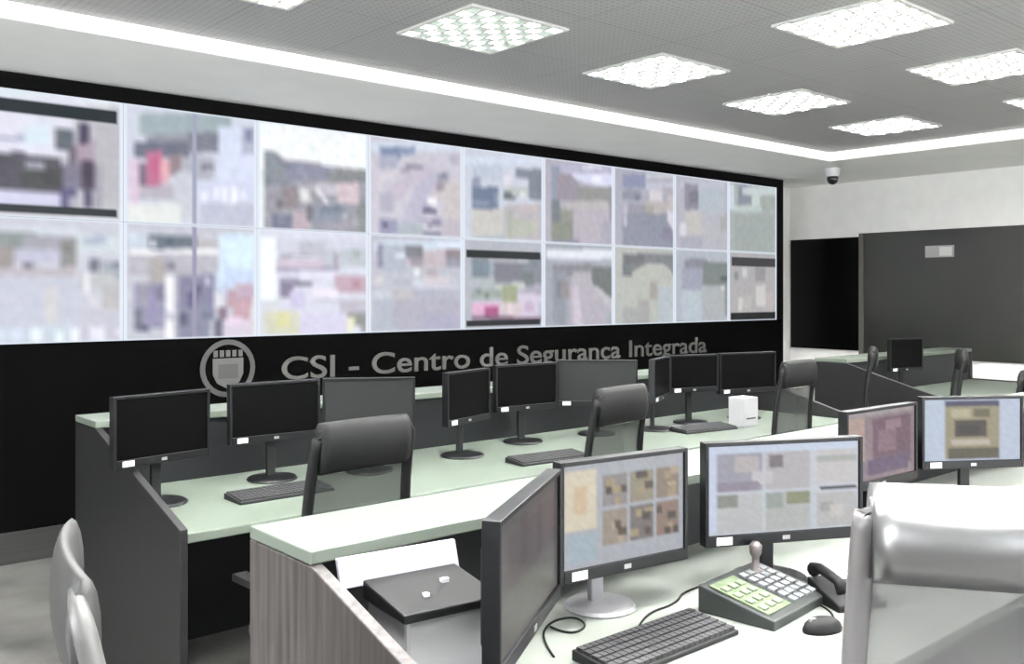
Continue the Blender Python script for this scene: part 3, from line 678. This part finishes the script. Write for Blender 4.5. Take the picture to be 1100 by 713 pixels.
monitor('lit monitor with a purple brown picture, left of the pale blue bordered one', cl((1.30, 3.66), .92), cl((1.725, 4.0), .92), CAM_Z - .428, .30, None, g2, pd, M['picture_desk'])
monitor('rightmost lit monitor with a pale blue border around a dark car', cl((1.84, 4.20), .90), cl((2.335, 4.27), .90), CAM_Z - .42, .293, None, g2, pe)
g3 = 'dark monitors on the far desk'
monitor('small black monitor on the far desk in front of the smoke glass', (3.31, 8.18), (3.68, 8.36), CAM_Z - .40, .29, M['off'], g3)

# ------------------------------------------------------------------ chairs
def make_chair(label, post_m, roll_m, mesh_m, group, fat=.032):
    t = thing('office_chair', label, 'chair', group=group)
    hw = .20
    YB = -.235
    def prof(z):     # back curve: y as function of z (leans back at the top)
        k = (z - .55) / .67
        return YB - .03 * math.sin(PI * k) * 0 - .055 * k * k + .02 * math.sin(PI * k)
    def half(z): return hw + .035 * (1 - (z - .55) / .67)
    zs = [.52, .6, .7, .8, .9, 1.0, 1.06, 1.11, 1.15, 1.175]
    for sx in (-1, 1):
        pts = [(sx * half(z), prof(z), z) for z in zs]
        pts.append((sx * (half(1.22) - .012), prof(1.19), 1.192)); pts.append((sx * (half(1.22) - .04), prof(1.2), 1.202))
        MB().tube(pts, [.021] * 9 + [.02, .016, .011], 10, (1.0, .8)).build('back_post', post_m, t, smooth=True)
    m_ = MB(); rows = []
    for z in [.53 + .53 * i / 12 for i in range(13)]:
        row = []
        for i in range(9):
            x = -1 + i / 4
            row.append(m_.bm.verts.new((x * (half(z) - .008), prof(z) - .02 * (1 - x * x) + .0, z)))
        rows.append(row)
    for a, b in zip(rows, rows[1:]):
        for i in range(8): m_.bm.faces.new([a[i], a[i + 1], b[i + 1], b[i]])
    m_.build('back_mesh', mesh_m, t, smooth=True)
    m_ = MB(); rows = []; K = 16
    for i in range(13):
        x = -1 + i / 6; row = []
        for k in range(K):
            a = 2 * PI * k / K
            zc = 1.145; yy = prof(zc) - .02 * (1 - x * x)
            row.append(m_.bm.verts.new((x * (half(1.15) - .012), yy + fat * math.cos(a), zc + .084 * math.sin(a) + .006 * (1 - x * x))))
        rows.append(row)
    for a, b in zip(rows, rows[1:]):
        for k in range(K): m_.bm.faces.new([a[k], a[(k + 1) % K], b[(k + 1) % K], b[k]])
    m_.bm.faces.new(rows[0]); m_.bm.faces.new(rows[-1][::-1])
    m_.build('top_cushion', roll_m, t, smooth=True)
    MB().tube([(-half(.55), prof(.55), .54), (0, prof(.55) - .02, .53), (half(.55), prof(.55), .54)], .02, 8).build('lower_rail', post_m, t, smooth=True)
    MB().tube([(0, prof(.55) - .01, .54), (0, -.22, .46), (0, -.1, .415), (0, .02, .41)], [.022, .024, .024, .03], 8, (1.5, .7)).build('back_bracket', M['chair_black'], t)
    s_ = MB(); rows = []
    outl = []
    for k in range(28):
        a = 2 * PI * k / 28
        c_, sn = math.cos(a), math.sin(a)
        outl.append((.235 * math.copysign(abs(c_) ** .55, c_), .225 * math.copysign(abs(sn) ** .55, sn) + .01))
    for z, k in ((.425, .86), (.435, .97), (.46, 1.0), (.485, .98), (.497, .88), (.5, .5)):
        rows.append([s_.bm.verts.new((x * k, y * k, z)) for x, y in outl])
    for a, b in zip(rows, rows[1:]):
        for i in range(28): s_.bm.faces.new([a[i], a[(i + 1) % 28], b[(i + 1) % 28], b[i]])
    s_.bm.faces.new(rows[0][::-1]); s_.bm.faces.new(rows[-1])
    s_.build('seat', M['chair_fabric'], t, smooth=True)
    for sx in (-1, 1):
        MB().tube([(sx * .2, 0, .43), (sx * .265, 0, .45), (sx * .275, 0, .55), (sx * .275, 0, .66)], .014, 8).box(sx * .275 - .03, sx * .275 + .03, -.13, .13, .66, .685).build('armrest', M['chair_black'], t, bevel=.003)
    MB().lathe([(.028, .10), (.028, .25), (.02, .26), (.02, .40), (.07, .41), (.07, .425)], 16).build('gas_column', M['chair_black'], t)
    b = MB()
    for k in range(5):
        a = 2 * PI * k / 5 + .3
        b.tube([(.02 * math.cos(a), .02 * math.sin(a), .105), (.28 * math.cos(a), .28 * math.sin(a), .07)], [.026, .015], 8)
    base = b.build('star_base', M['chair_black'], t)
    for k in range(5):
        a = 2 * PI * k / 5 + .3
        MB().prism([(.026 * math.cos(j * PI / 8), .027 + .026 * math.sin(j * PI / 8)) for j in range(16)], 'x', -.02, .02,
                   Matrix.Translation((.28 * math.cos(a), .28 * math.sin(a), 0)) @ Matrix.Rotation(a, 4, 'Z')).build('caster', M['chair_black'], base)
    return t
gC = 'mesh back office chairs'
chair0 = make_chair('dark mesh-back office chair nearest the front desk, in front of the grey monitor', M['roll_dark'], M['roll_dark'], M['mesh_dark'], gC)
def place(o, bx, by, heading, label=None):
    """(bx, by) is where the back stands; heading the direction the sitter faces"""
    a = heading - PI / 2
    o.rotation_euler.z = a
    o.location = (bx + .235 * math.cos(heading), by + .235 * math.sin(heading), 0)
    if label: o['label'] = label
    return o
up = TH + PI / 2
chair0.scale = (.9, .95, .985)
place(chair0, -.50, 3.07, up + .05)
place(copy_tree(chair0), .465, 4.13, up + .12, 'dark mesh-back office chair in front of the wide grey monitor of the back desk')
place(copy_tree(chair0), 1.74, 5.72, math.radians(132), 'dark office chair seen side-on at the right end of the back desk')
place(copy_tree(chair0), 3.28, 6.85, math.radians(160), 'dark office chair seen edge-on by the far desk, below the smoke glass')
place(copy_tree(chair0), 3.3, 5.95, up, 'dark office chair cut by the right edge, behind the car picture monitor').scale = (1, 1, .93)
place(copy_tree(chair0), 2.72, 7.1, up + .5, 'dark office chair before the end panel of the far desk')
chair1 = make_chair('large grey mesh-back office chair with shiny top cushion, bottom right foreground', M['post_grey'], M['roll_grey'], M['mesh_grey'], gC, .085)
place(chair1, .85, 1.655, math.radians(75)); chair1.scale = (1.06, 1.06, 1.045)
chair2 = make_chair('grey office chair seen edge-on at the bottom left beside the dark end panel', M['post_mid'], M['roll_mid'], M['mesh_mid'], gC, .02)
place(chair2, -.645, 1.47, math.radians(28))

# ------------------------------------------------------------------ things on the desks
def keyboard(label, x, y, rz, z=.75, group='computer keyboards'):
    t = thing('keyboard', label, 'keyboard', loc=(x, y, z), rz=rz, group=group)
    MB().prism([(-.08, 0), (-.08, .012), (.08, .026), (.08, 0)], 'x', -.22, .22).build('case', M['kbody'], t, bevel=.003)
    k = MB()
    for r in range(6):
        for c in range(21):
            if c in (15, 18) and r < 5: pass
            x0 = -.213 + c * .0203; y0 = -.072 + r * .0245
            z0 = .012 + (y0 + .08) * .0875
            k.box(x0 + .001, x0 + .0185, y0, y0 + .021, z0, z0 + .009)
    k.build('keys', M['key'], t)
    return t
keyboard('large dark keyboard in front of the brownish photo grid monitor', .36, 2.29, TH)
keyboard('dark keyboard on the back desk left of the nearer mesh chair', -1.0, 4.02, TH)
keyboard('dark keyboard on the back desk left of the farther mesh chair', .19, 4.86, TH - .1)
keyboard('dark keyboard at the right end of the back desk, left of the white box', 1.22, 5.92, TH - .15)
def mouse(label, x, y, rz):
    m_ = MB(); rows = []
    for k, z in ((1, 0), (1.02, .008), (.9, .022), (.6, .033), (.2, .037)):
        rows.append([m_.bm.verts.new((.032 * k * math.cos(a * PI / 10), .056 * k * math.sin(a * PI / 10), z)) for a in range(20)])
    for a, b in zip(rows, rows[1:]):
        for i in range(20): m_.bm.faces.new([a[i], a[(i + 1) % 20], b[(i + 1) % 20], b[i]])
    m_.bm.faces.new(rows[0][::-1]); m_.bm.faces.new(rows[-1])
    t = thing('computer_mouse', label, 'mouse', loc=(x, y, .75), rz=rz)
    m_.build('shell', M['black_rubber'], t, smooth=True)
    MB().box(-.004, .004, .02, .04, .026, .036).build('wheel', M['metal'], t)
mouse('black computer mouse on the white desk beside the grey chair', .80, 2.40, TH + 1.2)

# surveillance controller with joystick
t = thing('surveillance_controller', 'grey controller with green labelled keys and a joystick below the six-view monitor', 'controller', loc=(.70, 2.585, .75), rz=.82)
t.scale = (.84, .84, .88)
MB().prism([(-.135, 0), (-.135, .03), (.135, .085), (.135, 0)], 'x', -.19, .19).build('body', M['ctrl'], t, bevel=.005)
SL = Matrix.Translation((0, -.135, .031)) @ Matrix.Rotation(math.atan2(.055, .27), 4, 'X')
MB().box(-.17, -.02, .03, .245, 0, .003, SL).build('key_panel', M['green'], t)
k = MB()
for r in range(6):
    for c in range(4):
        k.box(.0 + c * .042, .03 + c * .042, .03 + r * .036, .055 + r * .036, 0, .008, SL)
k.build('keys', M['ctrl_keys'], t)
k = MB()
for r in range(4):
    for c in range(3):
        k.box(-.16 + c * .045, -.13 + c * .045, .05 + r * .045, .075 + r * .045, .003, .009, SL)
k.build('green_keys', mat('light_green_keys', (106, 116, 98), 0.5), t)
MB().lathe([(.034, .055), (.03, .075), (.014, .085), (.012, .12), (.02, .135), (.022, .16), (.012, .172)], 16, (.1, .085, 0)).build('joystick', M['joy'], t, smooth=True)

# black desk phone
t = thing('desk_phone', 'black desk phone with handset at the foot of the six-view monitor, right side', 'phone', loc=(.935, 2.62, .75), rz=.3)
t.scale = (.8, .8, .8)
MB().prism([(-.09, 0), (-.09, .025), (.09, .075), (.09, 0)], 'x', -.09, .11).build('body', M['chair_black'], t, bevel=.005)
MB().tube([(-.07, -.09, .075), (-.07, -.06, .10), (-.07, .04, .115), (-.07, .08, .10)], [.026, .018, .018, .026], 10).build('handset', M['black_rubber'], t, smooth=True)
k = MB()
SL = Matrix.Translation((0, -.09, .0265)) @ Matrix.Rotation(math.atan2(.05, .18), 4, 'X')
for r in range(4):
    for c in range(3): k.box(-.01 + c * .035, .013 + c * .035, .02 + r * .03, .04 + r * .03, 0, .006, SL)
k.build('keys', M['ctrl'], t)
MB().box(-.02, .1, .145, .175, 0, .004, SL).build('label_strip', M['sticker'], t)

# printer at the left end of the front desk
t = thing('printer', 'compact black-topped printer with tilted white rear tray behind the wood-grain end panel', 'printer', loc=(-.185, 2.05, .775), rz=TH - .12)
MB().box(-.105, .105, -.10, .09, -.025, .17).build('body', M['white_plastic'], t, bevel=.010)
MB().prism([(-.12, .172), (-.12, .192), (.08, .215), (.08, .172)], 'x', -.12, .115).build('lid', M['black_rubber'], t, bevel=.005)
MB().prism([(.082, .20), (.094, .20), (.115, .262), (.103, .262)], 'x', -.17, .13).build('rear_tray', M['lilac_paper'], t, bevel=.002)
MB().box(-.04, -.028, -.06, -.048, .19, .206).box(.03, .048, -.01, .002, .19, .213).build('buttons', M['sticker'], t)
MB().box(-.09, .09, -.15, -.10, .03, .045).build('output_tray', M['ctrl'], t, bevel=.003)

def sheet(name, label, cat, x, y, rz, a, b, m_, z=.75, h=.004, group=None):
    o = MB().box(-a / 2, a / 2, -b / 2, b / 2, 0, h).build(name, m_, None, loc=(x, y, z), rz=rz)
    return tag(o, label, cat, group)
sheet('notebook', 'pale lilac notebook below the sideways monitor', 'notebook', .165, 2.03, TH + .2, .15, .2, M['lilac_paper'], h=.012)
sheet('document', 'white sheet lying on the desk behind the sideways monitor', 'paper', -.17, 1.78 + .2, TH, .12, .18, M['paper'], h=.002) if False else None
sheet('document', 'pale sheet beside the mouse at the front desk edge', 'paper', .64, 2.09, TH + .1, .21, .297, M['paper'], h=.002)
sheet('document', 'cream card stuck up at the right edge beyond the grey chair', 'card', 2.26, 3.86, .2, .22, .3, M['cream'], z=.75, h=.02)
o = MB().box(-.08, .08, -.06, .06, 0, .19).build('white_box', M['white_plastic'], None, bevel=.004, loc=(1.52, 6.12, .75), rz=TH)
tag(o, 'upright white box below the rightmost dark monitor on the back desk', 'box')
k = MB(); k.box(-.05, .05, -.0615, -.0605, .05, .06)
k.build('slot', M['ctrl'], o)

# cables behind the brownish monitor
def cable(label, pts, r=.003):
    cu = bpy.data.curves.new('cable', 'CURVE'); cu.dimensions = '3D'; cu.bevel_depth = r; cu.bevel_resolution = 2
    sp = cu.splines.new('NURBS'); sp.points.add(len(pts) - 1)
    for i, p in enumerate(pts): sp.points[i].co = (*p, 1)
    sp.use_endpoint_u = True; sp.order_u = 3
    cu.materials.append(M['black_rubber'])
    o = bpy.data.objects.new('cable', cu); COL.objects.link(o)
    o = to_mesh(o); tag(o, label, 'cable'); return o
cable('black cable looping on the desk between sideways monitor and keyboard', [(.10, 2.42, .754), (.14, 2.36, .754), (.20, 2.42, .754), (.17, 2.50, .754), (.10, 2.46, .754), (.07, 2.34, .754), (.10, 2.22, .754)])
cable('thin black cable from the large keyboard towards the brownish monitor', [(.33, 2.42, .754), (.36, 2.52, .754), (.46, 2.60, .754), (.50, 2.72, .754), (.62, 2.80, .754)])
cable('thin dark cable running from the controller to the mouse', [(.83, 2.43, .754), (.87, 2.49, .754), (.86, 2.60, .754), (.80, 2.74, .754)], .0025)
